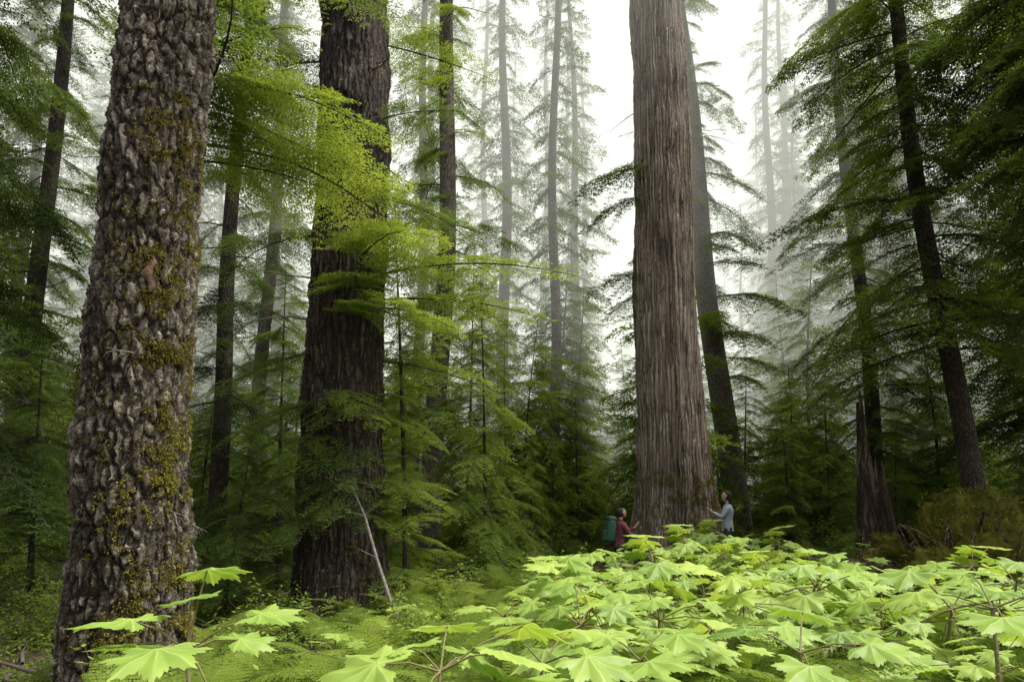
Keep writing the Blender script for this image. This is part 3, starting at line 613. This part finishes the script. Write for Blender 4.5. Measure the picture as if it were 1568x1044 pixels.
def head(parent,c,pitch,yaw,hairmat,long):
    e=bpy.data.objects.new('head_pivot',None);COL.objects.link(e);e.parent=parent;e.location=c;e.rotation_euler=(0,-pitch,yaw)
    nu,nv=48,36;rows=[]
    for j in range(nv):
        ph=math.pi*(j+.02)/(nv-1+.04)
        for i in range(nu):
            a=2*math.pi*i/nu;x=math.sin(ph)*math.cos(a);y_=math.sin(ph)*math.sin(a);z=math.cos(ph)
            w=1-.30*max(0,-z)**1.5;px=x*.094*(1-.06*max(0,-z));py=y_*.074*w;pz=z*.116
            if x>0:
                nose=.024*math.exp(-((y_/.15)**2))*math.exp(-((z+.16)/.16)**2);brow=.008*math.exp(-((z-.20)/.12)**2);fore=.010*math.exp(-((z-.45)/.3)**2)
                sock=-.008*math.exp(-(((abs(y_)-.38)/.16)**2+((z-.03)/.12)**2));chin=.022*math.exp(-((y_/.35)**2+((z+.80)/.16)**2));lips=.008*math.exp(-((y_/.28)**2+((z+.48)/.10)**2))
                px+=(nose+brow+sock+chin+lips+fore)*x**.4
            rows.append((px,py,pz))
    mk('head',[(np.array(rows),grid(nu,nv,True),0,.5)],[SKIN],parent=e)
    def ell(nm,c_,s_,mat,fn=None):
        P=[]
        n1,n2=(20,14) if fn is None else (60,40)
        for j in range(n2):
            ph=math.pi*(j+.02)/(n2-1+.04)
            for i in range(n1):
                a=2*math.pi*i/n1;P.append((math.sin(ph)*math.cos(a)*s_[0]+c_[0],math.sin(ph)*math.sin(a)*s_[1]+c_[1],math.cos(ph)*s_[2]+c_[2]))
        P=np.array(P)
        if fn:P=fn(P)
        mk(nm,[(P,grid(n1,n2,True),0,.5)],[mat],parent=e)
    for s in(-1,1):
        ell('eye',(.079,.029*s,.004),(.010,.012,.007),EYE);ell('ear',(.0,.073*s,-.008),(.016,.010,.028),SKIN)
    ell('mouth',(.088,0,-.055),(.008,.020,.005),LIP)
    def hf(P):
        for p in P:
            line=.070 if abs(p[1])<.05 else .05
            if p[2]<line and p[0]>-.005: p[0]=-.005+(p[0]+.005)*.12
            if p[0]>.05: p[0]=.05+(p[0]-.05)*.85
            q=Vector((p[0]*25,p[1]*60,p[2]*25));p+=np.array(noise.noise_vector(q))*.007
        return P
    ell('hair_cap',(-.012,0,.020),(.106,.088,.114),hairmat,hf)
    if long:
        pts=[(-.075,0,.03),(-.105,0,-.05),(-.125,0,-.15),(-.15,0,-.25),(-.17,0,-.34)]
        skin('long_hair',pts,chain(5),[(.07,.06),(.07,.055),(.06,.045),(.045,.035),(.015,.012)],hairmat,e)
    return e
def hand(parent,w,d,up,side,nm):
    w=Vector(w);d=Vector(d).normalized();up=Vector(up);up=(up-d*up.dot(d)).normalized();s=d.cross(up)*side
    P=[w-d*.03,w+d*.015,w+d*.05];E=chain(3);Rd=[.026,.026,.022]
    for o in(.024,.008,-.008,-.023):
        b=len(P);P+=[w+d*.085+s*o];E+=[(2,b)];Rd+=[.0145]
    skin(nm+'_palm',P,E,Rd,SKIN,parent,2)
    for i,(o,l) in enumerate(((.025,.070),(.0085,.080),(-.0085,.074),(-.025,.058))):
        b=w+d*.066+s*o*.9;p0=w+d*.09+s*o;p1=p0+d*(l*.42)+s*o*.2;p2=p1+(d*.9-up*.35)*(l*.32);p3=p2+(d*.75-up*.6)*(l*.26)
        skin('%s_finger_%d'%(nm,i+1),[b,p0,p1,p2,p3],chain(5),[.011,.0105,.0098,.009,.0075],SKIN,parent,1)
    b=w+d*.02+s*.008;skin(nm+'_thumb',[b,b+(s*.8+d*.6)*.03,b+(s*.75+d*.85)*.055,b+(s*.7+d*.95-up*.2)*.08],chain(4),[.016,.014,.011,.009],SKIN,parent,1)
def person(name,x,y,yaw,J,shirt,hairm,long,female,hp,hy,scale=1):
    e=bpy.data.objects.new(name,None);COL.objects.link(e);e.location=(x,y,hz(x,y)+.0);e.rotation_euler=(0,0,yaw);e.scale=(scale,)*3
    j={k_:Vector(v_) for k_,v_ in J.items()}
    k1=.92 if female else 1
    pel=j['pelvis'];up=Vector((0,0,1))
    names=['pelvis','waist','chest','neckb','neck','head']
    P=[j[n_] for n_ in names];E=chain(6);Rd=[(.10,.08),(.09*k1,.075),(.10*k1,.08),(.055,.05),(.052,.05),(.055,.055)]
    for sd in('L','R'):
        b=len(P);P+=[j['sh'+sd],j['el'+sd],j['wr'+sd]];E+=[(2,b),(b,b+1),(b+1,b+2)];Rd+=[.042*k1,.036*k1,.026*k1]
        b=len(P);P+=[j['hip'+sd],j['kn'+sd],j['an'+sd],j['an'+sd]+Vector((.13,0,-.05))];E+=[(0,b),(b,b+1),(b+1,b+2),(b+2,b+3)];Rd+=[.07,.05,.034,.03]
    skin('body',P,E,Rd,SKIN,e)
    # shirt: lofted torso + sleeves
    shz=(j['shL']+j['shR'])*.5
    ring=[(pel-up*.13,.172,.128),(pel-up*.04,.170,.128),(j['waist'],.148*k1,.112),(j['waist'].lerp(j['chest'],.6),.168*k1,.125),(j['chest'],.185*k1,.130),(shz-up*.02,.180*k1,.115),(shz+up*.03,.150*k1,.095),(j['neckb'],.085,.075),(j['neckb']+up*.025,.062,.060)]
    zz_=np.linspace(0,len(ring)-1,34);kk=48;th_=np.arange(kk)*2*np.pi/kk;rows=[]
    for q in zz_:
        i0=min(int(q),len(ring)-2);t=q-i0;t=t*t*(3-2*t)*.5+t*.5
        c_=ring[i0][0].lerp(ring[i0+1][0],t);ry=ring[i0][1]*(1-t)+ring[i0+1][1]*t;rx=ring[i0][2]*(1-t)+ring[i0+1][2]*t
        wr=1+.02*np.sin(th_*5+q*1.3)+.012*np.sin(th_*9-q*2)
        rows.append(np.stack([c_.x+rx*wr*np.cos(th_),c_.y+ry*wr*np.sin(th_),np.full(kk,c_.z)],1))
    mk('shirt_torso',[(np.concatenate(rows),grid(kk,len(rows),True),0,.5)],[shirt],parent=e)
    for sd in('L','R'):
        m0=j['chest'].lerp(j['sh'+sd],.6);m0.z=j['sh'+sd].z-.01;m1=j['el'+sd].lerp(j['wr'+sd],.93)
        skin('sleeve_'+sd,[m0,j['sh'+sd],j['sh'+sd].lerp(j['el'+sd],.5),j['el'+sd],m1],chain(5),[.070*k1,.078*k1,.066*k1,.056*k1,.042*k1],shirt,e)
    for sd,sg in(('L',1),('R',-1)):
        a=j['an'+sd];P=[pel+Vector((0,.055*sg,.03)),j['hip'+sd]-up*.05,j['hip'+sd].lerp(j['kn'+sd],.5),j['kn'+sd],j['kn'+sd].lerp(a,.5),a+Vector((0,0,-.005))]
        skin('trouser_leg_'+sd,P,chain(6),[(.105,.100),(.108,.10),.088,.070,.066,.058],PANTS,e)
        skin('boot_'+sd,[a+Vector((-.01,0,.07)),a+Vector((-.015,0,-.03)),a+Vector((.02,0,-.045)),a+Vector((.10,0,-.052)),a+Vector((.17,0,-.058))],chain(5),[.048,.052,.05,.044,.030],BOOT,e)
    head(e,j['head']+Vector((.02,0,.06)),hp,hy,hairm,long)
    for sd in('L','R'):
        d=(j['wr'+sd]-j['el'+sd]).normalized();hd=J.get('hd'+sd);hd=Vector(hd) if hd else d
        hand(e,j['wr'+sd],hd,J.get('up'+sd,(-1,0,.2)),1 if sd=='L' else -1,'hand_'+sd)
    return e
JW=dict(pelvis=(0,0,.93),waist=(0,0,1.06),chest=(-.01,0,1.24),neckb=(-.02,0,1.37),neck=(-.015,0,1.43),head=(-.01,0,1.50),
 shL=(-.01,.155,1.31),elL=(.14,.20,1.10),wrL=(.34,.19,1.22),shR=(-.01,-.155,1.31),elR=(.05,-.21,1.04),wrR=(.26,-.14,.99),
 hipL=(0,.09,.88),knL=(.03,.10,.48),anL=(-.02,.11,.09),hipR=(0,-.09,.88),knR=(.02,-.10,.48),anR=(-.05,-.10,.09),hdL=(.7,0,.7),upL=(-.7,0,.7))
JM=dict(pelvis=(0,0,.95),waist=(.02,0,1.08),chest=(.05,0,1.26),neckb=(.06,0,1.40),neck=(.06,0,1.46),head=(.07,0,1.53),
 shL=(.05,.175,1.34),elL=(.27,.22,1.16),wrL=(.48,.17,1.27),shR=(.05,-.175,1.34),elR=(.20,-.24,1.08),wrR=(.43,-.17,1.00),
 hipL=(0,.09,.90),knL=(.10,.10,.50),anL=(.06,.11,.09),hipR=(0,-.09,.90),knR=(.0,-.10,.50),anR=(-.16,-.11,.09),hdL=(.5,0,.85),upL=(-.85,0,.5),hdR=(.6,0,.8),upR=(-.8,0,.6))
person('woman_hiker',4.78,15.25,rad(168),JW,SHIRTW,HAIRB,True,True,rad(24),0,1.0)
pm=person('man_hiker',2.40,15.55,rad(12),JM,SHIRTM,HAIRD,False,False,rad(28),0,1.0)
def rbox(nm,c,s,mat,parent,rot=(0,0,0),bev=.05):
    bpy.ops.mesh.primitive_cube_add(size=1);o=bpy.context.object;o.name=nm;o.data.materials.append(mat);o.parent=parent;o.location=c;o.rotation_euler=rot
    for v_ in o.data.vertices:
        if v_.co.z>0: v_.co.x*=.8;v_.co.y*=.85
        v_.co.x*=s[0];v_.co.y*=s[1];v_.co.z*=s[2]
    b_=o.modifiers.new('b','BEVEL');b_.width=bev;b_.segments=5
    for p_ in o.data.polygons:p_.use_smooth=True
    return o
rbox('backpack_body',(-.20,0,1.20),(.24,.33,.52),PACK,pm,(0,rad(9),0),.07);rbox('backpack_lid',(-.16,0,1.47),(.22,.28,.10),PACK,pm,(0,rad(9),0),.04);rbox('backpack_pocket',(-.335,0,1.10),(.09,.22,.26),PACK,pm,(0,rad(9),0),.035)
for s in(-1,1):
    skin('shoulder_strap',[(-.08,.10*s,1.42),(.02,.115*s,1.445),(.13,.12*s,1.38),(.19,.115*s,1.25),(.14,.14*s,1.10),(-.06,.16*s,1.02)],chain(6),[(.022,.012)]*6,STRAP,pm,1)

# ------------------------------------------------------------ mist bank, glowing by its own emission
nu,nv=48,32;rows=[]
for j in range(nv):
    ph=math.pi*(j+.001)/(nv-1+.002)
    for i in range(nu):
        a=2*math.pi*i/nu;rows.append((math.sin(ph)*math.cos(a),math.sin(ph)*math.sin(a),math.cos(ph)))
unit=np.array(rows)
def glow_mist(name,c,s,sig,col):
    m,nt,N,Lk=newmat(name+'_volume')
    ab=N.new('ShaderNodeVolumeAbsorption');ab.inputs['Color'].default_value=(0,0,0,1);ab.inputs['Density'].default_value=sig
    em=N.new('ShaderNodeEmission');em.inputs['Color'].default_value=(*col,1);em.inputs['Strength'].default_value=sig*1.15  # haze brightness added as emission, not scattered light; also fills nearby shade
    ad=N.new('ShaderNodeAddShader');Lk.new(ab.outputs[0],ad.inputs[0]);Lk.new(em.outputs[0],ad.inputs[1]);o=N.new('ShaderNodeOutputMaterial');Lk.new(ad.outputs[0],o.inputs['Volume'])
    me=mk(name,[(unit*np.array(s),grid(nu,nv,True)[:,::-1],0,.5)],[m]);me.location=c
glow_mist('glowing_mist_bank',(3,72,27),(54,62,38),.0225,(.98,1.0,.89))

# ------------------------------------------------------------ light
w=bpy.data.worlds.new('World');sc.world=w;w.use_nodes=True;N=w.node_tree.nodes;Lk=w.node_tree.links;N.clear()
EL,AZ=62,88
sk=N.new('ShaderNodeTexSky');sk.sky_type='NISHITA';sk.sun_disc=False;sk.sun_elevation=rad(EL);sk.sun_rotation=rad(AZ);sk.dust_density=6;sk.air_density=1.2;sk.ozone_density=.6
hs=N.new('ShaderNodeHueSaturation');hs.inputs['Saturation'].default_value=.12;hs.inputs['Value'].default_value=1.6;Lk.new(sk.outputs[0],hs.inputs['Color'])
bg=N.new('ShaderNodeBackground');bg.inputs['Strength'].default_value=.15;Lk.new(hs.outputs[0],bg.inputs[0]);o=N.new('ShaderNodeOutputWorld');Lk.new(bg.outputs[0],o.inputs[0])
sd=bpy.data.lights.new('sun','SUN');sd.energy=4.2;sd.angle=rad(14);sd.color=(1,.94,.80);so=bpy.data.objects.new('sun',sd);COL.objects.link(so)
d=Vector((math.sin(rad(AZ))*math.cos(rad(EL)),math.cos(rad(AZ))*math.cos(rad(EL)),math.sin(rad(EL))));so.rotation_euler=d.to_track_quat('Z','Y').to_euler()
cam=bpy.data.cameras.new('camera');co=bpy.data.objects.new('camera',cam);COL.objects.link(co);sc.camera=co
cam.lens=24;cam.sensor_width=36;cam.shift_y=.094;cam.clip_end=1500;co.location=(0,0,1.7);co.rotation_euler=(rad(96),0,0)
sc.view_settings.view_transform='Standard';sc.view_settings.look='None';sc.view_settings.exposure=0
